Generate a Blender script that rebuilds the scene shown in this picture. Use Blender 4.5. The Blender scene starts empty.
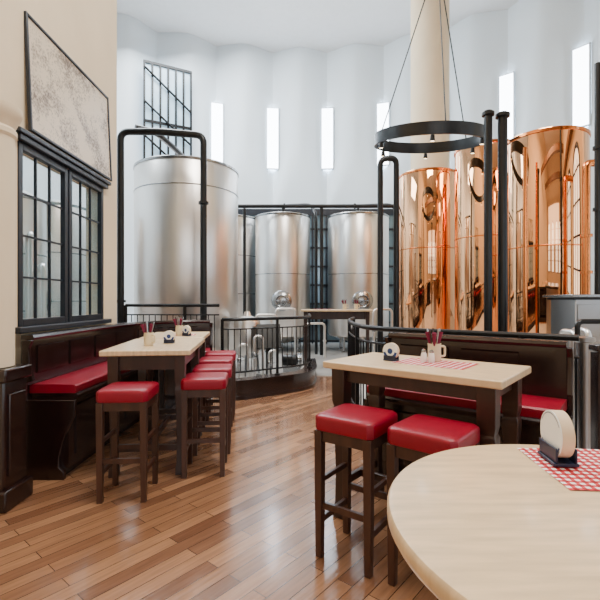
import bpy, math, random
from mathutils import Vector, Matrix
random.seed(4)
C = bpy.context.scene.collection
pi = math.pi

# ------------------------------------------------------------------ materials
def srgb(c):
    return tuple(((v/255)/12.92 if v/255 <= .04045 else ((v/255+.055)/1.055)**2.4) for v in c) + (1,)

def mat(name, col, rough=.5, metal=0, var=.12, scale=6, bump=0, stretch=(1,1,1), emit=0, coat=0, rv=0, bscale=None, alpha=1, bdist=.02, spec=.5):
    m = bpy.data.materials.new(name); m.use_nodes = True
    n = m.node_tree.nodes; l = m.node_tree.links
    b = n['Principled BSDF']
    tc = n.new('ShaderNodeTexCoord'); mp = n.new('ShaderNodeMapping'); mp.inputs['Scale'].default_value = stretch
    l.new(tc.outputs['Object'], mp.inputs['Vector'])
    nz = n.new('ShaderNodeTexNoise'); nz.inputs['Scale'].default_value = scale; nz.inputs['Detail'].default_value = 4
    l.new(mp.outputs[0], nz.inputs['Vector'])
    cr = n.new('ShaderNodeValToRGB'); c = srgb(col)
    cr.color_ramp.elements[0].position = .3; cr.color_ramp.elements[1].position = .7
    cr.color_ramp.elements[0].color = tuple(max(0, v*(1-var)) for v in c[:3]) + (1,)
    cr.color_ramp.elements[1].color = tuple(min(1, v*(1+var)) for v in c[:3]) + (1,)
    l.new(nz.outputs['Fac'], cr.inputs[0]); l.new(cr.outputs[0], b.inputs['Base Color'])
    b.inputs['Roughness'].default_value = rough; b.inputs['Metallic'].default_value = metal
    b.inputs['Alpha'].default_value = alpha; b.inputs['Specular IOR Level'].default_value = spec
    if coat: b.inputs['Coat Weight'].default_value = coat; b.inputs['Coat Roughness'].default_value = .12
    if rv:
        mr = n.new('ShaderNodeMapRange'); mr.inputs['To Min'].default_value = max(0, rough-rv); mr.inputs['To Max'].default_value = rough+rv
        l.new(nz.outputs['Fac'], mr.inputs['Value']); l.new(mr.outputs[0], b.inputs['Roughness'])
    if bump:
        bp = n.new('ShaderNodeBump'); bp.inputs['Strength'].default_value = bump; bp.inputs['Distance'].default_value = bdist
        src = nz
        if bscale:
            src = n.new('ShaderNodeTexNoise'); src.inputs['Scale'].default_value = bscale; src.inputs['Detail'].default_value = 1
            l.new(tc.outputs['Object'], src.inputs['Vector'])
        l.new(src.outputs['Fac'], bp.inputs['Height']); l.new(bp.outputs[0], b.inputs['Normal'])
    if emit:
        b.inputs['Emission Color'].default_value = c; b.inputs['Emission Strength'].default_value = emit
    return m

M = {}
M['cream'] = mat('cream plaster', (232,212,180), .8, var=.04, scale=2)
M['tanwall'] = mat('warm tan plaster', (214,192,160), .8, var=.05, scale=2)
M['bluewhite'] = mat('cool white plaster', (232,241,247), .75, var=.02, scale=.8)
M['ceil'] = mat('ceiling paint', (250,250,251), .8, var=.02)
M['dark'] = mat('dark stained wood', (31,14,12), .27, var=.35, scale=9, stretch=(1,1,.15), coat=.35)
M['beam'] = mat('brown beam wood', (110,76,50), .5, var=.2, scale=6)
M['darkleg'] = mat('brown stained wood', (52,30,22), .36, var=.35, scale=14, stretch=(1,1,.12), coat=.15)
M['stoolleg'] = mat('walnut brown stool wood', (64,38,27), .36, var=.4, scale=16, stretch=(1,1,.1), coat=.15)
M['top'] = mat('pale maple wood', (220,191,150), .34, var=.15, scale=5, stretch=(1.2,9,1), coat=.2)
M['red'] = mat('red leather', (138,0,34), .36, var=.14, scale=5, bump=.12, bscale=160, coat=.03, spec=.4)
M['black'] = mat('black painted steel', (10,12,15), .32, var=.2, metal=.2)
M['iron'] = mat('black wrought iron', (14,14,16), .42, var=.2, metal=.4)
M['frame'] = mat('charcoal window paint', (20,28,40), .4, var=.1)
M['steel'] = mat('brushed stainless steel', (228,224,220), .31, 1, var=.02, scale=3, stretch=(5,5,.2), rv=.02)
M['steelplain'] = mat('satin stainless panel', (170,172,174), .28, 1, var=.02, scale=2)
M['steeldark'] = mat('stainless trim', (156,158,160), .2, 1, var=.04)
M['copper'] = mat('polished copper', (250,186,136), .03, 1, var=.03, scale=1.2, bump=.16, bscale=.8, bdist=.05)
M['copperband'] = mat('copper rim', (218,134,78), .16, 1, var=.06)
M['tile'] = mat('grey floor tile', (180,178,174), .2, var=.08, scale=3)
M['stone'] = mat('beige stoneware', (222,206,172), .35, var=.08, scale=10)
M['napkin'] = mat('plum paper napkin', (110,12,52), .8, var=.15)
M['whitepaper'] = mat('white card', (242,241,236), .6, var=.02)
M['blue'] = mat('blue print', (28,60,120), .5, var=.1)
M['navy'] = mat('navy painted wood', (20,30,56), .4, var=.1)
M['ceramic'] = mat('white ceramic', (240,238,232), .2, var=.03)
M['tan'] = mat('cardboard edge', (220,196,164), .7, var=.06, scale=30)
M['plaster_pane'] = mat('bright sky glass', (236,244,255), .2, var=.02, emit=13)
M['winpane'] = mat('daylight glass', (214,230,245), .15, var=.05, emit=3.0)
M['lampglow'] = mat('warm bulb', (255,226,180), .3, var=.0, emit=8)
M['bluelight'] = mat('blue grey glass', (110,132,144), .08, var=.25, scale=2, stretch=(3,3,.6), metal=.25)
M['skyglass'] = mat('pale sky glass', (176,204,222), .1, var=.2, scale=2, emit=.5)
M['glass'] = mat('clear window glass', (110,172,190), .02, var=.02, alpha=.2, spec=.12)

def gingham(name, freq):
    m = bpy.data.materials.new(name); m.use_nodes = True
    n = m.node_tree.nodes; l = m.node_tree.links; b = n['Principled BSDF']
    tc = n.new('ShaderNodeTexCoord'); sp = n.new('ShaderNodeSeparateXYZ'); l.new(tc.outputs['Object'], sp.inputs[0])
    outs = []
    for ax in 'XY':
        a = n.new('ShaderNodeMath'); a.operation = 'MULTIPLY'; a.inputs[1].default_value = freq; l.new(sp.outputs[ax], a.inputs[0])
        f = n.new('ShaderNodeMath'); f.operation = 'FLOORED_MODULO'; f.inputs[1].default_value = 1; l.new(a.outputs[0], f.inputs[0])
        g = n.new('ShaderNodeMath'); g.operation = 'GREATER_THAN'; g.inputs[1].default_value = .5; l.new(f.outputs[0], g.inputs[0])
        outs.append(g)
    s = n.new('ShaderNodeMath'); s.operation = 'ADD'; l.new(outs[0].outputs[0], s.inputs[0]); l.new(outs[1].outputs[0], s.inputs[1])
    h = n.new('ShaderNodeMath'); h.operation = 'MULTIPLY'; h.inputs[1].default_value = .5; l.new(s.outputs[0], h.inputs[0])
    cr = n.new('ShaderNodeValToRGB'); cr.color_ramp.interpolation = 'CONSTANT'
    e = cr.color_ramp.elements; e[0].color = srgb((248,242,238)); e[1].position = .4; e[1].color = srgb((206,52,60))
    x = e.new(.9); x.color = srgb((146,0,14))
    l.new(h.outputs[0], cr.inputs[0]); l.new(cr.outputs[0], b.inputs['Base Color']); b.inputs['Roughness'].default_value = .8
    return m
M['gingham'] = gingham('red white gingham', 50)
M['gingham_large'] = gingham('large red white gingham', 26)

def floormat():
    m = bpy.data.materials.new('oak plank floor'); m.use_nodes = True
    n = m.node_tree.nodes; l = m.node_tree.links; b = n['Principled BSDF']
    tc = n.new('ShaderNodeTexCoord'); mp = n.new('ShaderNodeMapping'); mp.inputs['Rotation'].default_value = (0,0,math.radians(-50))
    l.new(tc.outputs['Object'], mp.inputs['Vector'])
    br = n.new('ShaderNodeTexBrick'); br.inputs['Scale'].default_value = 1
    br.inputs['Brick Width'].default_value = .9; br.inputs['Row Height'].default_value = .09
    br.inputs['Mortar Size'].default_value = .0022; br.inputs['Mortar Smooth'].default_value = .2; br.offset = .37
    br.inputs['Color1'].default_value = srgb((108,72,51)); br.inputs['Color2'].default_value = srgb((164,121,89))
    br.inputs['Mortar'].default_value = srgb((56,36,26)); br.inputs['Bias'].default_value = 0
    l.new(mp.outputs[0], br.inputs['Vector'])
    mp2 = n.new('ShaderNodeMapping'); mp2.inputs['Scale'].default_value = (1.2,16,1); l.new(mp.outputs[0], mp2.inputs['Vector'])
    nz = n.new('ShaderNodeTexNoise'); nz.inputs['Scale'].default_value = 3; nz.inputs['Detail'].default_value = 8
    l.new(mp2.outputs[0], nz.inputs['Vector'])
    mx = n.new('ShaderNodeMixRGB'); mx.blend_type = 'OVERLAY'; mx.inputs[0].default_value = .45
    l.new(br.outputs['Color'], mx.inputs[1]); l.new(nz.outputs['Fac'], mx.inputs[2])
    l.new(mx.outputs[0], b.inputs['Base Color'])
    b.inputs['Roughness'].default_value = .17
    b.inputs['Coat Weight'].default_value = .4; b.inputs['Coat Roughness'].default_value = .1
    bp = n.new('ShaderNodeBump'); bp.inputs['Strength'].default_value = .12; bp.inputs['Distance'].default_value = .01
    l.new(nz.outputs['Fac'], bp.inputs['Height']); l.new(bp.outputs[0], b.inputs['Normal'])
    return m
M['floor'] = floormat()

def picmat():
    m = bpy.data.materials.new('aged etching print'); m.use_nodes = True
    n = m.node_tree.nodes; l = m.node_tree.links; b = n['Principled BSDF']
    tc = n.new('ShaderNodeTexCoord')
    v = n.new('ShaderNodeTexVoronoi'); v.inputs['Scale'].default_value = 46; v.distance = 'CHEBYCHEV'; l.new(tc.outputs['Object'], v.inputs['Vector'])
    nz = n.new('ShaderNodeTexNoise'); nz.inputs['Scale'].default_value = 3.2; nz.inputs['Detail'].default_value = 14; nz.inputs['Roughness'].default_value = .66; l.new(tc.outputs['Object'], nz.inputs['Vector'])
    mx = n.new('ShaderNodeMath'); mx.operation = 'MULTIPLY_ADD'; mx.inputs[1].default_value = .3; l.new(v.outputs['Distance'], mx.inputs[0]); l.new(nz.outputs['Fac'], mx.inputs[2])
    cr = n.new('ShaderNodeValToRGB'); e = cr.color_ramp.elements
    e[0].position = .46; e[0].color = srgb((110,88,68)); e[1].position = .66; e[1].color = srgb((218,200,174))
    l.new(mx.outputs[0], cr.inputs[0]); l.new(cr.outputs[0], b.inputs['Base Color']); b.inputs['Roughness'].default_value = .35
    return m
M['pic'] = picmat()

# ------------------------------------------------------------------ geometry
class G:
    def __init__(s): s.v = []; s.f = []
    def add(s, vs, fs):
        o = len(s.v); s.v += [tuple(x) for x in vs]; s.f += [tuple(i+o for i in f) for f in fs]; return s
    def box(s, c, d, rz=0):
        cx, cy, cz = c; a, b, h = d[0]/2, d[1]/2, d[2]/2; co, si = math.cos(rz), math.sin(rz)
        vs = []
        for z in (-h, h):
            for x, y in ((-a,-b),(a,-b),(a,b),(-a,b)):
                vs.append((cx+x*co-y*si, cy+x*si+y*co, cz+z))
        return s.add(vs, [(3,2,1,0),(4,5,6,7),(0,1,5,4),(1,2,6,5),(2,3,7,6),(3,0,4,7)])
    def lathe(s, prof, n=32, c=(0,0,0), rot=None, phase=0):
        vs = []; fs = []
        for r, z in prof:
            for i in range(n):
                a = 2*pi*i/n+phase
                p = Vector((r*math.cos(a), r*math.sin(a), z))
                if rot: p = rot @ p
                vs.append(p+Vector(c))
        for j in range(len(prof)-1):
            for i in range(n):
                k = (i+1) % n
                fs.append((j*n+i, j*n+k, (j+1)*n+k, (j+1)*n+i))
        fs.append(tuple(reversed(range(n)))); fs.append(tuple(range((len(prof)-1)*n, len(prof)*n)))
        return s.add(vs, fs)
    def sq(s, prof, c=(0,0,0)):   # square section leg, prof: (half width,z)
        return s.lathe([(w*math.sqrt(2), z) for w, z in prof], 4, c, None, pi/4)
    def tube(s, pts, r, n=12, closed=False):
        P = [Vector(p) for p in pts]; m = len(P); vs = []; fs = []
        up = None
        for i, p in enumerate(P):
            if closed: t = (P[(i+1) % m]-P[i-1]).normalized()
            else: t = (P[min(i+1, m-1)]-P[max(i-1, 0)]).normalized()
            if up is None:
                up = Vector((0,0,1)) if abs(t.z) < .9 else Vector((1,0,0))
            a = (up - t*up.dot(t)).normalized(); b = t.cross(a); up = a
            rr = r[i] if isinstance(r, (list, tuple)) else r
            for k in range(n):
                th = 2*pi*k/n
                vs.append(p+a*rr*math.cos(th)+b*rr*math.sin(th))
        for i in range(m if closed else m-1):
            j = (i+1) % m
            for k in range(n):
                q = (k+1) % n
                fs.append((i*n+k, j*n+k, j*n+q, i*n+q)[::-1])
        if not closed:
            fs.append(tuple(range(n))); fs.append(tuple(reversed(range((m-1)*n, m*n))))
        return s.add(vs, fs)
    def sweep(s, path, prof):     # path 2d, prof list (offset to right, z)
        P = [Vector(p) for p in path]; m = len(P); k = len(prof); vs = []; fs = []
        for i, p in enumerate(P):
            d1 = (P[i]-P[i-1]).normalized() if i > 0 else None
            d2 = (P[i+1]-P[i]).normalized() if i < m-1 else None
            d1 = d1 or d2; d2 = d2 or d1
            t = (d1+d2).normalized(); nn = Vector((t.y, -t.x)); sc = 1/max(.5, t.dot(d1))
            for o, z in prof: vs.append((p.x+nn.x*o*sc, p.y+nn.y*o*sc, z))
        for i in range(m-1):
            for j in range(k):
                q = (j+1) % k
                fs.append((i*k+j, i*k+q, (i+1)*k+q, (i+1)*k+j))
        fs.append(tuple(reversed(range(k)))); fs.append(tuple(range((m-1)*k, m*k)))
        return s.add(vs, fs)
    def make(s, name, m, parent=None, loc=(0,0,0), rz=0, bevel=0, seg=2, label=None, rot=None):
        me = bpy.data.meshes.new(name); me.from_pydata(s.v, [], s.f); me.update()
        import bmesh
        bm = bmesh.new(); bm.from_mesh(me); bmesh.ops.recalc_face_normals(bm, faces=bm.faces); bm.to_mesh(me); bm.free()
        for p in me.polygons: p.use_smooth = True
        me.set_sharp_from_angle(angle=math.radians(35))
        me.materials.append(m if not isinstance(m, str) else M[m])
        ob = bpy.data.objects.new(name, me); C.objects.link(ob)
        ob.location = loc; ob.rotation_euler = rot if rot else (0,0,rz)
        if parent: ob.parent = parent
        if bevel:
            b = ob.modifiers.new('bevel', 'BEVEL'); b.width = bevel; b.segments = seg; b.limit_method = 'ANGLE'
        if label: ob['label'] = label
        return ob

def thing(name, label, cat, loc=(0,0,0), rz=0, group=None, rot=None):
    e = bpy.data.objects.new(name, None); e.empty_display_size = .1; C.objects.link(e)
    e.location = loc; e.rotation_euler = rot if rot else (0,0,rz); e['label'] = label; e['category'] = cat
    if group: e['group'] = group
    return e

def dup(src, loc, rz=0, label=None):
    def cp(o, par):
        n = o.copy(); C.objects.link(n)
        if par: n.parent = par
        for ch in o.children: cp(ch, n)
        return n
    n = cp(src, None); n.location = loc; n.rotation_euler = (0,0,rz)
    if label: n['label'] = label
    return n

def struct(ob, label=None):
    ob['kind'] = 'structure'
    if label: ob['label'] = label
    return ob

def smoothpath(pts, it=3):
    P = [Vector(p) for p in pts]
    for _ in range(it):
        Q = [P[0]]
        for a, b in zip(P[:-1], P[1:]):
            Q += [a*.75+b*.25, a*.25+b*.75]
        Q.append(P[-1]); P = Q
    return P

def resample(P, step):
    out = [P[0].copy()]; dirs = [(P[1]-P[0]).normalized()]; acc = 0
    for a, b in zip(P[:-1], P[1:]):
        L = (b-a).length
        while acc+L >= step:
            t = (step-acc)/L; a = a.lerp(b, t); out.append(a.copy()); dirs.append((b-a).normalized() if (b-a).length > 1e-6 else dirs[-1]); L = (b-a).length; acc = 0
            if L < 1e-6: break
        acc += L
    return out, dirs

# ------------------------------------------------------------------ room shell
H = 10.6
struct(G().box((0,5,-.05), (24,24,.1)).make('floor', 'floor'), 'glossy oak plank parquet floor')
g = G()
arc = [(10*.98*math.sin(math.radians(a)), 6+10*.93*math.cos(math.radians(a))) for a in range(75, -80, -6)]
poly = [(-2.6,6.35),(-1.2,6.3),(-.8,6.3),(-.45,6.6),(0,6.95),(.1,7.4),(.1,8.0),(.75,8.0),(.78,6.0),(.68,4.7),(.8,4.25),(2.0,3.35),(3.2,2.6),(5.8,2.6),(5.8,6.0)] + arc[1:-1] + [(-5,6.35)]
n = len(poly)
g.add([(x,y,.0) for x,y in poly]+[(x,y,.015) for x,y in poly], [tuple(reversed(range(n))), tuple(range(n,2*n))]+[(i,(i+1)%n,n+(i+1)%n,n+i) for i in range(n)])
struct(g.make('floor.001', 'tile'), 'pale grey tiled floor of the brewing area')
struct(G().box((0,5,H+.1), (24,24,.2)).make('ceiling', 'ceil'))
g = G()
g.box((-2.4,-1.25,H/2), (.2,9.5,H)); g.box((-2.4,5.21,H/2), (.2,.38,H))
g.box((-2.4,4.26,.6), (.2,1.52,1.2)); g.box((-2.4,4.26,(2.72+H)/2), (.2,1.52,H-2.72))
struct(g.make('wall_left', 'cream'))
struct(G().box((-9.0,3,H/2), (.2,17,H)).make('wall_left_outer', 'bluewhite'))
struct(G().box((6.1,0,H/2), (.2,12,H)).make('wall_right', 'tanwall'))
struct(G().box((8.1,6.1,H/2), (4.2,.2,H)).make('wall_right_rear', 'cream'))
struct(G().box((-1.4,-6.1,H/2), (15.2,.2,H)).make('wall_front', 'tanwall'))
# curved back wall with soft recesses that sweep out below the slit windows
g = G(); vs = []; fs = []; na = 440; zs = [0,3]+[4.2+.2*i for i in range(24)]+[H]
for z in zs:
    for i in range(na+1):
        a = -90+180*i/na
        c0 = abs(math.cos(math.radians(a)*180/11.7))      # 0 at a window, 1 between windows
        rec = (1-c0)
        t = min(1, max(0, (z-4.4-1.2*c0)/1.8)); t = t*t*(3-2*t)
        R = 9.6+.42*t*rec**.8
        vs.append((R*math.sin(math.radians(a)), 6+R*math.cos(math.radians(a)), z))
for j in range(len(zs)-1):
    for i in range(na):
        fs.append((j*(na+1)+i, j*(na+1)+i+1, (j+1)*(na+1)+i+1, (j+1)*(na+1)+i))
g.add(vs, fs); struct(g.make('wall_back', 'bluewhite'), 'curved pale wall with soft recesses and tall slit windows')
wn = 1
for a in (-17.55,-5.85,5.85,17.55,29.25,40.95,52.65):
    r = 9.86; ar = math.radians(a)
    e = thing('window_%d' % wn, 'tall narrow bright slit window in white wall', 'window', (r*math.sin(ar), 6+r*math.cos(ar), 0), -ar)
    struct(e); del e['category']
    G().box((0,0,7.35), (.40,.04,2.2)).make('window_pane', 'plaster_pane', e)
    g = G()
    for x in (-.215,.215): g.box((x,-.01,7.35), (.03,.08,2.28))
    for z in (6.235,8.465): g.box((0,-.01,z), (.4,.08,.03))
    g.make('window_frame', 'bluewhite', e)
    wn += 1
# big gridded window high on the rear wall
ar = math.radians(-28.0); r = 9.3
e = struct(thing('window_%d' % wn, 'tall window with close black vertical bars', 'window', (r*math.sin(ar), 6+r*math.cos(ar), 0), -ar)); del e['category']; wn += 1
G().box((0,0,7.2), (1.5,.03,3.8)).make('window_pane', 'skyglass', e)
g = G()
for i in range(7): g.box((-.75+i*1.5/6,-.04,7.2), (.06,.06,3.8))
for z in (5.3,7.2,9.1): g.box((0,-.05,z), (1.56,.05,.08))
for z in (5.5,6.6,7.7): g.tube([(-.75,-.12,z+1.2),(.75,-.12,z)], .035, 8)
g.make('window_bars', 'black', e)

# left interior window : two casements with glazing bars
for k, (y0, y1) in enumerate(((3.5,4.25),(4.27,5.02))):
    yc = (y0+y1)/2; w = y1-y0; z0, z1 = 1.2, 2.72; zc = (z0+z1)/2; h = z1-z0
    e = struct(thing('window_%d' % wn, 'charcoal framed casement window with small panes', 'window', (-2.4,yc,0))); del e['category']; wn += 1
    g = G()
    for y in (-w/2+.03, w/2-.03): g.box((.085,y,zc), (.05,.055,h))
    for z in (z0+.03, z1-.03): g.box((.085,0,z), (.05,w-.115,.06))
    g.make('window_frame', 'frame', e, bevel=.005)
    g = G()
    for i in (1,2): g.box((.08,-w/2+.06+(w-.12)*i/3,zc), (.022,.016,h-.12))
    for i in (1,2,3): g.box((.08,0,z0+.06+(h-.12)*i/4), (.018,w-.12,.016))
    g.make('glazing_bar', 'frame', e)
    G().box((.06,0,zc), (.006,w-.12,h-.13)).make('window_pane', 'glass', e)
struct(G().box((-2.27,4.26,1.175), (.09,1.66,.05)).make('trim_1', 'frame', bevel=.008), 'charcoal window sill')
g = G(); g.box((-2.275,4.26,2.745), (.05,1.60,.05)); g.box((-2.265,4.26,2.79), (.07,1.66,.04))
struct(g.make('trim_2', 'frame', bevel=.008), 'charcoal moulded window header')
# tall windows behind and beside the viewpoint, unseen, added for copper reflections and daylight glow
for x, y, rz in ((-1.0,-5.98,0),(1.2,-5.98,0),(3.4,-5.98,0),(5.2,-5.98,0),(5.98,-3.6,pi/2),(5.98,-1.4,pi/2),(5.98,.8,pi/2),(5.98,3.0,pi/2),(5.98,4.9,pi/2)):
    e = struct(thing('window_%d' % wn, 'tall arched window with dark glazing bars, added unseen for reflections', 'window', (x,y,0), rz)); del e['category']; wn += 1
    pts = [(-.6,0),(.6,0)]+[(.6*math.cos(t*pi/12), 3.2+.6*math.sin(t*pi/12)) for t in range(13)]
    g = G(); n = len(pts); g.add([(p[0],0,1.0+p[1]) for p in pts], [tuple(range(n))]); g.make('window_pane', 'winpane', e)
    g = G(); g.tube([(p[0],.04,1.0+p[1]) for p in pts], .08, 6, closed=True)
    for xx in (-.2,.2): g.box((xx,.04,2.7), (.05,.05,3.4))
    for z in (1.8,2.6,3.4,4.2): g.box((0,.04,z), (1.2,.05,.05))
    g.make('window_frame', 'frame', e)
for i, y in enumerate((-3.4,-.2)):  # beams and gallery edge stay out of view, added to show in the copper
    struct(G().box((1.85,y,7.2), (8.3,.28,.36)).make('trim_%d' % (3+i), 'beam'), 'unseen brown wooden beam added for copper reflections')
struct(G().box((5.8,-.5,5.6), (.4,10.8,.35)).make('trim_5', 'beam'), 'unseen brown wooden ledge added for copper reflections')

# round cream column on dark panelled plinth at the near left
e = thing('column', 'round cream column on dark panelled wooden plinth', 'column', (-2.16,2.98,0))
G().lathe([(.155,.96),(.155,2.55),(.17,2.57),(.17,2.60),(.155,2.62),(.18,2.68),(.20,2.71),(.20,2.76)], 40).make('shaft', 'cream', e)
g = G(); g.box((0,.02,.07), (.42,.30,.14)); g.box((0,.02,.5), (.36,.25,.74)); g.box((0,.02,.91), (.41,.29,.09))
g.make('plinth', 'dark', e, bevel=.012)
g = G(); g.box((.185,.02,.5), (.02,.17,.56)); g.box((0,-.11,.5), (.26,.02,.56)); g.make('plinth_panel', 'dark', e, bevel=.006)

# framed picture on left wall
e = thing('framed_picture', 'large framed aged etching above the charcoal window', 'picture', (-2.27,4.35,3.33), rot=(0,math.radians(-2.5),0))
g = G()
for y in (-.76,.76): g.box((0,y,0), (.03,.025,1.0))
for z in (-.485,.485): g.box((0,0,z), (.03,1.495,.025))
g.make('frame', 'frame', e, bevel=.005)
G().box((-.005,0,0), (.015,1.49,.94)).make('print', 'pic', e)

e = thing('column', 'round cream structural column rising to the ceiling', 'column', (3.2,10.6,0))
G().lathe([(.46,0.02),(.46,H)], 40).make('shaft', 'cream', e)

# ------------------------------------------------------------------ tanks
def tank(loc, r, h, m, label, band='steeldark', rz=0, group=None, z0=.35, seams=(.33,.66), manway=True):
    e = thing('brewing_tank', label, 'tank', loc, rz, group)
    G().lathe([(.12,z0-.12),(.2,z0-.1),(r*.96,z0+.1),(r,z0+.16),(r,h-.02),(r*.985,h+.01),(r*.6,h+.08),(.16,h+.13),(.12,h+.14)], 96).make('shell', m, e)
    G().lathe([(r+.001,h-.05),(r+.012,h-.045),(r+.012,h-.005),(r+.001,h)], 96).make('rim', band, e)
    for s in seams:
        z = z0+.16+(h-z0-.16)*s
        G().lathe([(r+.0005,z-.012),(r+.008,z-.007),(r+.008,z+.007),(r+.0005,z+.012)], 96).make('seam', band, e)
    for i in range(4):
        a = pi/4+i*pi/2
        G().lathe([(.07,0.015),(.07,.03),(.04,.05),(.04,z0+.12)], 16, (r*.75*math.cos(a), r*.75*math.sin(a), 0)).make('leg', 'steeldark', e)
    if manway:
        rot = Matrix.Rotation(pi/2, 3, 'X')
        G().lathe([(.27,-.04),(.27,.06),(.23,.09),(.1,.12),(.02,.13)], 32, (0,-r+.02,1.40), rot).make('manway', 'steeldark', e)
        g = G(); g.tube([(.3*math.cos(t*pi/12)*.5, -r-.13, 1.40+.3*math.sin(t*pi/12)*.5) for t in range(24)], .014, 8, closed=True)
        g.tube([(-.15,-r-.13,1.40),(.15,-r-.13,1.40)], .01, 6); g.tube([(0,-r-.09,1.40),(0,-r-.14,1.40)], .015, 6)
        g.make('handwheel', 'steeldark', e)
        G().tube([(0,-r*.6,z0+.1),(0,-r-.05,z0+.05),(0,-r-.25,z0+.05)], .035, 12).make('outlet_pipe', 'steel', e)
    return e
tank((-2.25,8.6,0), 1.0, 3.98, 'steel', 'large brushed stainless steel tank with black pipes around it', seams=(.86,), manway=False)
tank((-.48,12.0,0), .76, 3.72, 'steel', 'brushed stainless steel storage tank with round manway', group='steel storage tanks', seams=(.5,))
tank((1.62,12.0,0), .84, 3.72, 'steel', 'brushed stainless steel storage tank beside dark glazing', group='steel storage tanks', seams=(.5,))
tank((-2.05,12.7,0), .77, 3.8, 'steel', 'stainless steel tank mostly hidden behind larger tank', group='steel storage tanks', manway=False)
tank((3.87,6.77,0), .58, 3.93, 'copper', 'polished copper brewing kettle reflecting the room', 'copperband', seams=(.5,), manway=False, group='copper kettles')
tank((3.55,8.16,0), .58, 4.26, 'copper', 'polished copper brewing kettle behind black pipes', 'copperband', seams=(.55,), manway=False, group='copper kettles')
tank((2.80,9.4,0), .62, 4.13, 'copper', 'polished copper brewing kettle beside white column', 'copperband', seams=(.55,), manway=False, group='copper kettles')
tank((-4.75,8.3,0), .6, 3.2, 'steel', 'stainless fermenting tank seen through the charcoal window', group='fermenters behind glass', manway=True)
tank((-4.2,6.3,0), .42, 2.9, 'steel', 'slim stainless fermenting tank seen through charcoal window', group='fermenters behind glass', manway=False, z0=.3)

# ------------------------------------------------------------------ pipes
def bend(pts, it=0, rad=.25):
    P = [Vector(p) for p in pts]; out = [P[0]]
    for i in range(1, len(P)-1):
        a, b, c = P[i-1], P[i], P[i+1]
        ra = min(rad, (a-b).length*.45, (c-b).length*.45)
        p = b+(a-b).normalized()*ra; q = b+(c-b).normalized()*ra
        for k in range(7):
            t = k/6; out.append(p*(1-t)**2+b*2*t*(1-t)+q*t*t)
    out.append(P[-1]); return out
def pipe(pts, r, label, m='black', name='pipe', rad=.25, flanges=(), valve=None):
    e = thing(name, label, 'pipe', pts[0])
    o = Vector(pts[0])
    G().tube([p-o for p in bend(pts, rad=rad)], r, 16).make('tube', m, e)
    for i, (p, ax) in enumerate(flanges):
        rot = Matrix.Identity(3) if ax == 'z' else Matrix.Rotation(pi/2, 3, 'Y')
        G().lathe([(r*1.5,-.02),(r*1.5,.02)], 20, Vector(p)-o, rot).make('flange', m, e)
    if valve:
        v = Vector(valve)-o
        g = G(); g.lathe([(r*1.2,-.05),(r*1.9,-.03),(r*1.9,.03),(r*1.2,.05)], 16, v)
        g.tube([v+Vector((0,-r,0)), v+Vector((0,-.08,0)), v+Vector((.1,-.09,.03))], .008, 8)
        g.make('valve', 'steeldark', e)
    return e
pipe([(-2.92,7.0,.015),(-2.92,7.0,4.16),(-2.3,7.0,4.16),(-1.57,7.0,4.10),(-1.57,7.0,.015)], .055, 'thick black pipe looping up and over beside steel tank', flanges=[((-2.92,7,1.4),'z'),((-1.57,7,3.0),'z')], rad=.14)
pipe([(-2.72,7.1,4.27),(-2.45,7.3,4.27),(-2.3,7.9,4.2),(-2.25,8.5,4.18)], .05, 'short black pipe bending over the tank top')
pipe([(2.45,5.6,.015),(2.45,5.6,3.88)], .052, 'thick black vertical pipe before copper kettles', flanges=[((2.45,5.6,3.84),'z')])
pipe([(2.64,5.6,.015),(2.64,5.6,3.86)], .06, 'thick black vertical pipe before copper kettles', flanges=[((2.64,5.6,3.82),'z')])
pipe([(1.40,7.5,.015),(1.40,7.5,3.88),(1.68,7.5,3.9),(1.68,7.5,.015)], .05, 'black pipe forming narrow inverted loop', rad=.12)
pipe([(-2.0,11.0,.015),(-2.0,11.0,3.82),(2.72,11.0,3.82),(2.72,11.0,.015)], .05, 'black pipe gantry running before storage tanks', rad=.15, flanges=[((-.4,11,3.82),'x'),((1.4,11,3.82),'x')])
pipe([(.55,11.0,.015),(.55,11.0,3.77)], .045, 'black vertical pipe between storage tanks')
pipe([(-.47,12,3.87),(-.47,12,4.05),(.3,11.6,4.0),(.42,11.2,3.6),(.42,11.14,.015)], .04, 'black pipe from tank top down to floor', rad=.2)
pipe([(-1.42,11.0,.015),(-1.42,11.0,3.76)], .04, 'black vertical pipe between storage tanks')
pipe([(1.62,12,3.87),(1.62,12,4.05),(2.5,11.6,4.0),(2.58,11.2,3.5),(2.58,11.16,.015)], .04, 'black pipe from tank top down to floor', rad=.2)
pipe([(3.22,6.15,.015),(3.22,6.15,2.6),(3.22,6.15,3.6)], .03, 'slim copper pipe beside copper kettle', m='copperband', flanges=[((3.22,6.15,2.2),'z')])
pipe([(3.88,5.6,.015),(3.88,5.6,4.5)], .04, 'black vertical pipe at side of copper kettle', flanges=[((3.88,5.6,2.6),'z'),((3.88,5.6,3.4),'z')])
pipe([(3.93,5.9,.015),(3.93,5.9,3.3),(4.2,5.9,3.3)], .05, 'copper vertical pipe at side of copper kettle', m='copperband', flanges=[((3.93,5.9,2.3),'z'),((3.93,5.9,1.8),'z')], rad=.08)
for x, y, z in ((-1.15,10.4,.95),(.15,10.4,.85),(-.95,9.2,1.1),(-.55,9.8,1.22),(1.75,10.2,1.2)):
    pipe([(x,y,.016),(x,y,z),(x+.45,y+.1,z),(x+.45,y+.1,.016)], .028, 'bent stainless process pipe with valve before tanks', m='steel', rad=.1, flanges=[((x+.45,y+.1,z*.5),'z')], valve=(x,y,z*.6))
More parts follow.
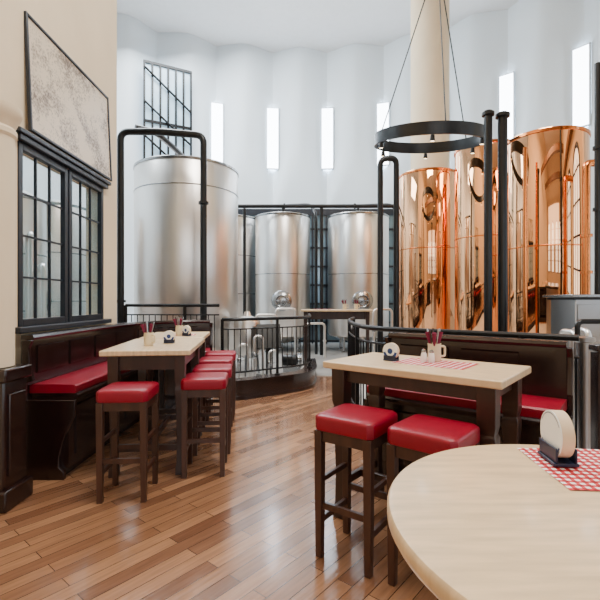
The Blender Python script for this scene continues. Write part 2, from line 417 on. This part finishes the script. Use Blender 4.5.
for i in range(4):
    x = -1.25+i*.24; y = 7.0+.12*i
    z = .55+.13*(i%3)
    pipe([(x,y,.016),(x,y,z),(x+.14,y+.05,z),(x+.14,y+.05,.016)], .02, 'thin stainless process pipe with valve behind railing', m='steel', rad=.07, valve=(x,y,z*.6))
for i, (x,y,z) in enumerate(((-2.95,4.5,2.1),(-3.1,5.2,1.85),(-3.5,5.6,2.3))):
    pipe([(x,y,.015),(x,y,z),(x-.3,y+.4,z),(x-.3,y+.4,.015)], .03, 'bent stainless process pipe behind charcoal window', m='steel', rad=.12)

# ring chandelier
e = thing('ring_light', 'large black steel ring with small spotlights on cables', 'lamp', (2.1,7.0,4.04), rot=(math.radians(10),0,0))
R = .86; g = G(); prof = [(R-.02,-.09),(R+.02,-.09),(R+.02,.09),(R-.02,.09),(R-.02,-.09)]
vs = []; fs = []; n = 64
for i in range(n):
    a = 2*pi*i/n
    for rr, z in prof[:4]: vs.append((rr*math.cos(a), rr*math.sin(a), z))
for i in range(n):
    j = (i+1) % n
    for k in range(4): fs.append((i*4+k, j*4+k, j*4+(k+1)%4, i*4+(k+1)%4))
g.add(vs, fs); g.make('ring', 'black', e)
for i in range(6):
    a = i*pi/3+.3; x, y = (R-.0)*math.cos(a), (R-.0)*math.sin(a)
    G().lathe([(.015,-.09),(.03,-.10),(.04,-.18),(.03,-.182)], 16, (x,y,0)).make('spotlight', 'black', e)
    G().lathe([(.028,-.186),(.028,-.183)], 12, (x,y,0)).make('bulb', 'lampglow', e)
for i in range(3):
    a = i*2*pi/3+.5
    G().tube([(R*math.cos(a),R*math.sin(a),.08),(0,0,2.6)], .01, 6).make('cable', 'black', e)
G().tube([(0,0,2.6),(0,.9,6.5)], .012, 6).make('cable', 'black', e)

# dark glazed partition behind the storage tanks
e = thing('glass_partition', 'black framed glass partition behind steel storage tanks', 'partition', (.4,13.9,0))
G().box((0,0,2.15), (5.4,.02,4.2)).make('glass_pane', 'bluelight', e)
g = G()
for i in range(13): g.box((-2.7+i*.45,-.03,2.15), (.06,.06,4.3))
for i in range(8): g.box((0,-.03,.1+i*.6), (5.4,.06,.06))
g.box((0,-.03,4.25), (5.5,.1,.2)); g.make('frame', 'frame', e)

# ------------------------------------------------------------------ railings
def railing(path, label, top=1.14, base=0, post_step=1.0, bal_step=.09):
    P2 = [Vector((p.x, p.y)) for p in smoothpath([Vector((x,y,0)) for x,y in path], 3)]
    e = thing('railing', label, 'railing', (P2[0].x, P2[0].y, 0)); o = P2[0]
    L = [p-o for p in P2]
    G().tube([(p.x,p.y,top) for p in L], .024, 10).make('handrail', 'iron', e)
    G().tube([(p.x,p.y,top-.14) for p in L], .01, 8).make('rail', 'iron', e)
    G().tube([(p.x,p.y,base+.10) for p in L], .014, 8).make('rail', 'iron', e)
    pts, _ = resample(L, bal_step)
    for i, p in enumerate(pts[:95]):
        if i % 10 == 0:
            g = G(); g.box((p.x,p.y,(base+top)/2+.005), (.04,.04,top-base-.01)); g.box((p.x,p.y,base+.012),(.08,.08,.02)); g.make('post', 'iron', e)
        else:
            G().tube([(p.x,p.y,base+.1),(p.x,p.y,top-.14)], .0075, 6).make('baluster', 'iron', e)
    return e, P2
lp = [(-1.12,6.2),(-.9,6.15),(-.45,6.5),(.02,6.82),(.17,7.2),(.18,7.9),(.18,8.4)]
railing(lp, 'black iron railing with thin balusters on dark curb', base=.28)
P = [Vector((p.x,p.y)) for p in smoothpath([Vector((x,y,0)) for x,y in lp], 3)]
c = G(); c.sweep(P, [(-.10,.0),(.12,.0),(.12,.05),(.09,.06),(.09,.24),(.12,.25),(.12,.28),(-.10,.28)])
ob = c.make('curb', 'dark'); ob['label'] = 'curved dark wooden curb beneath iron railing'; ob['category'] = 'curb'
railing([(-2.62,6.46),(-2.0,6.44),(-1.6,6.42),(-1.2,6.38)], 'low black iron railing behind corner bench before tank', base=.016, top=1.34)
rp = [(.8,6.4),(.62,5.6),(.6,4.7),(.66,4.15),(.92,3.86),(1.5,3.42),(1.98,3.05)]
railing(rp, 'curved black iron railing behind dark wooden bench', base=.16, top=1.15)
P = [Vector((p.x,p.y)) for p in smoothpath([Vector((x,y,0)) for x,y in rp], 3)]
c = G(); c.sweep(P, [(-.05,.0),(.05,.0),(.05,.16),(-.05,.16)])
ob = c.make('curb', 'dark'); ob['label'] = 'low curved dark wooden curb under railing'; ob['category'] = 'curb'

# ------------------------------------------------------------------ benches
def bench(path, label, smooth=3, seatd=.42, ztop=1.10, seat=.73):
    P2 = [Vector((p.x,p.y)) for p in smoothpath([Vector((x,y,0)) for x,y in path], smooth)]
    o = P2[0]; L = [p-o for p in P2]
    e = thing('bench', label, 'bench', (o.x,o.y,0))
    G().sweep(L, [(0,.0),(.045,.0),(.045,ztop),(0,ztop)]).make('backrest', 'dark', e, bevel=.004)
    G().sweep(L, [(-.02,ztop+.002),(.075,ztop+.002),(.085,ztop+.02),(.075,ztop+.04),(-.02,ztop+.04)]).make('top_rail', 'dark', e)
    G().sweep(L, [(.046,.08),(seatd-.06,.08),(seatd-.06,seat-.12),(.046,seat-.12)]).make('seat_box', 'dark', e)
    G().sweep(L, [(.046,.0),(seatd-.12,.0),(seatd-.12,.08),(.046,.08)]).make('toe_kick', 'dark', e)
    G().sweep(L, [(.046,seat-.12),(seatd,seat-.12),(seatd+.012,seat-.10),(seatd+.012,seat-.085),(seatd,seat-.072),(.046,seat-.072)]).make('seat_board', 'dark', e)
    a, b = .05, seatd-.01
    G().sweep(L, [(a,seat-.07),(b+.004,seat-.07),(b+.01,seat-.06),(b+.009,seat-.015),(b-.004,seat-.004),((a+b)/2,seat),(a+.02,seat-.002),(a,seat-.01)]).make('seat_cushion', 'red', e)
    pts, dirs = resample(L, .10)
    tot = len(pts); k = 1
    while k+4 < tot:
        seg = pts[k:k+5]
        G().sweep(seg, [(.045,seat+.07),(.057,seat+.08),(.057,ztop-.06),(.045,ztop-.05)]).make('back_panel', 'dark', e)
        G().sweep(seg, [(seatd-.06,.16),(seatd-.048,.17),(seatd-.048,seat-.19),(seatd-.06,seat-.18)]).make('front_panel', 'dark', e)
        k += 5
    for p, d in ((L[0], (L[1]-L[0]).normalized()), (L[-1], (L[-2]-L[-1]).normalized())):
        nrm = Vector((d.y,-d.x)) if p is L[0] else Vector((-d.y,d.x))
        prof = [(0,0),(.34,0),(.34,.06),(.30,.1),(.30,.18),(.35,.36),(.42,.50),(.43,seat-.12),(.05,seat-.12),(.05,seat+.02),(.10,seat+.03),(.075,seat+.12),(.06,ztop-.06),(.09,ztop),(0,ztop)]
        vs = []; m = len(prof)
        for t in (-.035, 0.0):
            for off, z in prof: vs.append((p.x+nrm.x*off+d.x*t, p.y+nrm.y*off+d.y*t, z))
        g = G(); g.add(vs, [tuple(reversed(range(m))), tuple(range(m,2*m))]+[(i,(i+1)%m,m+(i+1)%m,m+i) for i in range(m)])
        g.make('end_panel', 'dark', e, bevel=.005)
    return e
bench([(-2.2,3.42),(-2.2,4.3),(-2.2,5.0),(-2.14,5.5),(-1.9,5.86),(-1.6,6.05),(-1.28,6.12)], 'long curved dark wooden corner bench with red cushion', seat=.75)
bench([(.80,3.72),(1.1,3.48),(1.82,2.92)], 'dark panelled wooden bench with red cushion behind table', smooth=1, seat=.76, seatd=.44)

# ------------------------------------------------------------------ tables
def table(loc, rz, L, W, label, h=1.02, ap=.12, k=1.0):
    e = thing('high_table', label, 'table', loc, rz, 'high wooden tables')
    legprof = [(.036,.0),(.036,.05),(.028,.10),(.025,.3),(.031,.55),(.040,.66),(.040,.70),(.033,.72),(.04,.76),(.042,.97)]
    G().box((0,0,h-.022), (L,W,.044)).make('tabletop', 'top', e, bevel=.008, seg=3)
    g = G(); a, b = L/2-.09, W/2-.09
    for y in (-b,b): g.box((0,y,h-.045-ap/2), (2*a-.08*k,.025,ap))
    for x in (-a,a): g.box((x,0,h-.045-ap/2), (.025,2*b-.08*k,ap))
    g.make('apron', 'darkleg', e)
    for x in (-a,a):
        for y in (-b,b):
            G().sq([(w*k,z*(h-.045)/.97) for w,z in legprof], (x,y,0)).make('leg', 'darkleg', e, bevel=.003)
    g = G()
    for x in (-a,a): g.box((x,0,.22), (.03,2*b-.055*k,.05))
    g.box((0,0,.22), (2*a-.03,.03,.05)); g.make('stretcher', 'darkleg', e, bevel=.003)
    return e
table((.775,2.71,0), math.radians(-39.8), 1.1, .64, 'high table with pale wooden top and dark legs', 1.02, .085, 1.15)
r65 = math.radians(6.5)
table((-1.29,3.95,0), pi/2+r65, 1.1, .70, 'high table with pale top beside red cushioned bench')
table((-1.42,4.99,0), pi/2+r65, .86, .66, 'smaller high table with pale top near bench corner')
e = thing('round_table', 'round high table with pale wooden top', 'table', (.587,.783,0))
G().lathe([(.40,.978),(.415,.983),(.42,.992),(.42,1.012),(.416,1.018),(.408,1.02)], 96).make('tabletop', 'top', e)
G().lathe([(.30,.0),(.30,.03),(.10,.07),(.05,.12),(.045,.5),(.06,.8),(.05,.9),(.16,.955),(.16,.978)], 32).make('pedestal', 'darkleg', e)

# ------------------------------------------------------------------ stools
e = thing('bar_stool', 'dark wooden bar stool with square red leather seat', 'stool', (-1.26,3.17,0), math.radians(4), 'red seated bar stools')
s = .180; sh = .79
vs = []; fs = []; lay = [(s-.008,sh-.088),(s-.002,sh-.084),(s,sh-.076),(s,sh-.024),(s-.003,sh-.012),(s-.012,sh-.004),(s-.03,sh),(s-.09,sh+.003),(.001,sh+.004)]
g = G()
k = 40
for hw, z in lay:
    for i in range(k):
        a = 2*pi*(i+.5)/k; c0, s0 = math.cos(a), math.sin(a)
        q = 12
        rr = hw/((abs(c0)**q+abs(s0)**q)**(1/q))
        vs.append((rr*c0, rr*s0, z))
for j in range(len(lay)-1):
    for i in range(k): fs.append((j*k+i, j*k+(i+1)%k, (j+1)*k+(i+1)%k, (j+1)*k+i))
fs.append(tuple(reversed(range(k)))); fs.append(tuple(range((len(lay)-1)*k, len(lay)*k)))
g.add(vs, fs); g.make('cushion', 'red', e)
g = G(); lg = .150
for x in (-lg,lg): g.box((x,0,sh-.118), (.024,2*lg-.04,.06)); g.box((0,x,sh-.118), (2*lg-.04,.024,.06))
g.make('seat_frame', 'stoolleg', e)
for x in (-lg,lg):
    for y in (-lg,lg):
        G().sq([(.018,0),(.021,.3),(.023,sh-.088)], (x,y,0)).make('leg', 'stoolleg', e, bevel=.002)
for x in (-lg,lg):
    G().box((x,0,.20), (.02,2*lg-.036,.035)).make('stretcher', 'stoolleg', e)
    G().box((x,0,.42), (.018,2*lg-.038,.028)).make('stretcher', 'stoolleg', e)
for y in (-lg,lg): G().box((0,y,.29), (2*lg-.036,.02,.035)).make('stretcher', 'stoolleg', e)
stool = e
for x, y, rz in ((-.79,3.60,6),(-.83,4.10,8),(-.91,4.66,5),(-.96,5.22,7)):
    dup(stool, (x,y,0), math.radians(rz), 'dark wooden bar stool with red seat along pale table')
dup(stool, (.32,2.42,0), math.radians(-36), 'dark wooden bar stool with red seat before pale table')
dup(stool, (.675,2.17,0), math.radians(-40), 'dark wooden bar stool with red seat tucked toward pale table')

# ------------------------------------------------------------------ table things
T = 1.02
def mug(loc, label, rz=0):
    e = thing('mug', label, 'mug', loc, rz, 'cutlery mugs')
    G().lathe([(.036,0),(.040,.006),(.042,.03),(.041,.10),(.043,.115),(.039,.115),(.037,.10),(.036,.012),(.002,.01)], 32).make('body', 'stone', e)
    G().tube(bend([(.040,0,.095),(.075,0,.095),(.075,0,.03),(.041,0,.03)], rad=.03), .007, 10).make('handle', 'stone', e)
    return e
def cutlery(loc, rz):
    x, y, z = loc
    for kind, a, tilt in (('knife',0.3,.16),('fork',1.6,.2),('knife',2.6,.22),('fork',3.9,.17),('spoon',5.6,.22),('napkin',2.1,.24),('napkin',3.2,.30),('napkin',5.0,.2)):
        a += rz
        rot = (0, tilt, a)
        px, py = x+.006*math.cos(a), y+.006*math.sin(a)
        if kind == 'napkin':
            e = thing('napkin', 'rolled plum paper napkin standing in stoneware mug', 'napkin', (px,py,z+.014), rot=rot, group='napkins in mugs')
            G().lathe([(.004,0),(.007,.07),(.012,.15),(.015,.18),(.005,.172)], 10).make('paper', 'napkin', e)
        else:
            e = thing(kind, 'stainless %s standing in stoneware mug' % kind, 'cutlery', (px,py,z+.014), rot=rot, group='cutlery in mugs')
            G().tube([(0,0,0),(0,0,.1),(0,0,.19),(0,0,.2)], [.003,.003,.006,.004], 8).make('handle', 'darkleg' if kind == 'knife' else 'steelplain', e)
def holder(loc, rz, label, r=.053, th=.014, big=False):
    e = thing('coaster_holder', label, 'coaster holder', loc, rz, 'coaster holders')
    hh = .034 if big else .026
    g = G(); g.box((0,0,.006), (2*th+.03,.09,.008)); g.box((-th-.008,0,.01+hh/2), (.005,.09,hh)); g.box((th+.008,0,.01+hh/2), (.005,.09,hh)); g.make('stand', 'navy', e, bevel=.002)
    rot = Matrix.Rotation(pi/2, 3, 'Y')
    G().lathe([(r,-th),(r,th)], 48, (0,0,.012+r), rot).make('coaster_stack', 'tan', e)
    G().lathe([(r,-th-.0025),(r,-th-.0005)], 48, (0,0,.012+r), rot).make('coaster', 'whitepaper', e)
    arcs = (('print_arc','blue',.92,.89,.5,2.6),('print_arc','redprint',.92,.84,3.6,5.8)) if big else (('print_arc','blue',.95,.62,3.3,6.1),('print_emblem','blue',.35,.01,0,6.28))
    for nm, mt, ro, ri, a0, a1 in arcs:
        g = G(); vs = []; fs = []; k = 32
        for i in range(k+1):
            a = a0+(a1-a0)*i/k
            for rr in (ri*r, ro*r): vs.append((-th-.0031, rr*math.cos(a), .012+r+rr*math.sin(a)))
        for i in range(k): fs.append((2*i,2*i+2,2*i+3,2*i+1))
        g.add(vs, fs); g.make(nm, 'blue', e)
    return e
def shaker(loc, label):
    e = thing('salt_shaker', label, 'shaker', loc, 0, 'salt and pepper shakers')
    G().lathe([(.018,0),(.021,.01),(.018,.05),(.013,.062)], 20).make('body', 'ceramic', e)
    G().lathe([(.014,.062),(.015,.07),(.009,.08),(.001,.082)], 20).make('cap', 'steeldark', e)
def mat_cloth(loc, rz, w, d, label, m='gingham_large'):
    g = G(); nx, ny = 14, 10; vs = []; fs = []
    for j in range(ny+1):
        for i in range(nx+1):
            vs.append((-w/2+w*i/nx, -d/2+d*j/ny, .0015+.0008*math.sin(i*1.3+j)))
    for j in range(ny):
        for i in range(nx): fs.append((j*(nx+1)+i, j*(nx+1)+i+1, (j+1)*(nx+1)+i+1, (j+1)*(nx+1)+i))
    g.add(vs, fs); o = g.make('placemat', m, None, loc, rz)
    o['label'] = label; o['category'] = 'placemat'
mat_cloth((.735,1.02,T), math.radians(-4), .32, .26, 'red and white gingham placemat on round table', 'gingham')
holder((.635,1.06,T+.003), math.radians(-6), 'white round coasters upright in low stand on gingham', .056, .014, True)
mat_cloth((.85,2.72,T), math.radians(-39.8), .46, .30, 'red and white gingham placemat under stoneware mug')
mug((.875,2.80,T+.003), 'beige stoneware mug holding cutlery on gingham placemat', .2); cutlery((.875,2.80,T+.003), 1.2)
shaker((.795,2.76,T+.003), 'small white salt shaker beside mug'); shaker((.835,2.73,T+.003), 'small white pepper shaker beside mug')
holder((.60,2.83,T), math.radians(50), 'small upright stack of round coasters with blue print')
mug((-1.33,3.78,T), 'beige stoneware mug with cutlery on pale table', -.5); cutlery((-1.33,3.78,T), .6)
holder((-1.21,3.98,T), math.radians(90), 'upright round coasters in stand on pale table')
mug((-1.36,4.85,T), 'beige stoneware mug with cutlery on smaller table', .5); cutlery((-1.36,4.85,T), .4)
holder((-1.26,4.78,T), math.radians(60), 'upright round coasters in stand on smaller table')
mat_cloth((-1.35,4.92,T), r65, .3, .2, 'red and white gingham placemat on smaller table')

# ------------------------------------------------------------------ far high counter
e = thing('high_counter', 'narrow pale topped counter on dark legs before tanks', 'table', (.78,9.2,0), math.radians(-3))
G().box((0,0,1.2), (1.5,.5,.04)).make('tabletop', 'top', e, bevel=.01)
G().box((0,.05,1.09), (1.34,.04,.17)).make('apron', 'darkleg', e)
for x in (-.66,.66): G().sq([(.04,.015),(.03,.4),(.04,1.175)], (x,0,0)).make('leg', 'darkleg', e)
mug((.95,9.15,1.223), 'beige stoneware mug with cutlery on far counter'); cutlery((.95,9.15,1.223), 0)
mug((1.2,9.2,1.223), 'beige stoneware mug with cutlery on far counter'); cutlery((1.2,9.2,1.223), 2)
mat_cloth((.5,9.2,1.223), 0, .4, .3, 'red and white gingham placemat on far counter')

# steel vessel and pump behind left railing
e = thing('steel_vessel', 'small stainless vessel on legs behind iron railing', 'tank', (-1.0,8.15,0))
G().lathe([(.05,.32),(.22,.4),(.25,.5),(.25,1.0),(.22,1.06),(.08,1.12),(.05,1.2)], 40).make('shell', 'steel', e)
for i in range(3):
    a = i*2*pi/3+.5; G().tube([(.2*math.cos(a),.2*math.sin(a),.45),(.24*math.cos(a),.24*math.sin(a),.016)], .018, 8).make('leg', 'steeldark', e)
e = thing('control_panel', 'black angled control panel on stand behind iron railing', 'control panel', (-.55,7.75,0), math.radians(12))
g = G(); g.add([(-.22,-.02,.55),(.22,-.02,.55),(.22,.16,.98),(-.22,.16,.98),(-.22,.14,.50),(.22,.14,.50),(.22,.26,.94),(-.22,.26,.94)],
               [(0,1,2,3),(7,6,5,4),(0,4,5,1),(1,5,6,2),(2,6,7,3),(3,7,4,0)]); g.make('housing', 'black', e, bevel=.01)
G().box((0,.12,.28), (.10,.10,.5)).make('stand', 'black', e, bevel=.01)
G().box((0,.1,.03), (.42,.36,.03)).make('base', 'black', e, bevel=.006)
e = thing('pump', 'stainless pump with black motor behind iron railing', 'pump', (-.16,8.45,0))
rot = Matrix.Rotation(pi/2, 3, 'Y')
G().lathe([(.10,-.18),(.11,-.16),(.11,.08),(.08,.1)], 24, (0,0,.24), rot).make('motor', 'black', e)
G().lathe([(.07,.1),(.15,.12),(.15,.19),(.06,.2)], 28, (0,0,.24), rot).make('housing', 'steeldark', e)
G().box((0,0,.07), (.34,.2,.11)).make('base', 'steeldark', e, bevel=.006)

# right hand steel counter, posts and pipework
e = thing('service_counter', 'boxy stainless steel counter with overhanging metal top', 'counter', (3.36,4.85,0))
G().box((0,0,.745), (.80,.46,1.41)).make('body', 'steelplain', e, bevel=.008)
G().box((0,0,1.465), (.94,.56,.03)).make('worktop', 'steeldark', e, bevel=.005)
G().box((0,0,1.435), (.86,.50,.025)).make('worktop_edge', 'black', e)
for x in (-.2,.2):
    G().box((x,-.236,1.20), (.36,.012,.34)).make('door', 'steelplain', e, bevel=.004)
    G().box((x,-.236,.6), (.36,.012,.78)).make('door', 'steelplain', e, bevel=.004)
pipe([(2.58,4.0,.015),(2.58,4.0,1.22),(3.3,4.0,1.22),(3.3,4.0,.015)], .024, 'thin black handrail pipe before steel counter', rad=.06)
for x, z in ((2.70,1.1),(2.82,1.12)):
    pipe([(x,4.2,.015),(x,4.2,z),(x,4.45,z),(x,4.45,.015)], .028, 'vertical stainless pipe beside steel counter', m='steel', rad=.08, valve=(x,4.2,.8))
e = thing('newel_post', 'polished steel cylinder post beside dark bench end', 'post', (2.28,3.45,0))
G().lathe([(.09,.015),(.09,.03),(.06,.04),(.06,1.08),(.075,1.09),(.075,1.12),(.02,1.13)], 32).make('post', 'steelplain', e)
e = thing('wooden_post', 'dark square wooden post beside bench end', 'post', (2.08,2.98,0))
G().sq([(.05,.0),(.05,.1),(.042,.11),(.042,1.06),(.05,1.07),(.05,1.11)]).make('post', 'dark', e, bevel=.005)

# ------------------------------------------------------------------ lights
def area(loc, rot, sx, sy, power, col):  # added fill lamps that brighten the room, no fixtures of the place
    d = bpy.data.lights.new('area_light', 'AREA'); d.shape = 'RECTANGLE'; d.size = sx; d.size_y = sy; d.energy = power; d.color = col
    o = bpy.data.objects.new('fill_light', d); C.objects.link(o); o.location = loc; o.rotation_euler = rot; return o
area((1.5,2.2,8.8), (0,0,0), 3.0, 3.0, 660, (1,.94,.85))
area((-3.0,11.0,10.2), (0,math.radians(-14),0), 4.5, 5, 1350, (.92,.97,1))
area((-5.6,7,7.5), (0,0,0), 3, 3, 380, (.82,.93,1))  # added fill for the view through the left window
area((1.8,-5.6,4.5), (math.radians(78),0,0), 6, 3, 100, (1,.95,.88))  # added front fill from behind the viewpoint
d = bpy.data.lights.new('spot', 'SPOT'); d.energy = 1700; d.spot_size = math.radians(38); d.spot_blend = 1; d.shadow_soft_size = .3; d.color = (.97,.98,1)
o = bpy.data.objects.new('aisle_fill_spot', d); C.objects.link(o); o.location = (0,5.8,8.6)  # added spot that makes the bright pool on the aisle floor
w = bpy.data.worlds.new('world'); bpy.context.scene.world = w; w.use_nodes = True
w.node_tree.nodes['Background'].inputs[0].default_value = (.8,.88,1,1); w.node_tree.nodes['Background'].inputs[1].default_value = .6

# ------------------------------------------------------------------ camera
cd = bpy.data.cameras.new('camera'); cd.sensor_width = 36; cd.lens = 36*430/600; cd.clip_start = .05
co = bpy.data.objects.new('camera', cd); C.objects.link(co); co.location = (0,0,1.42); co.rotation_euler = (pi/2,0,0)
bpy.context.scene.camera = co
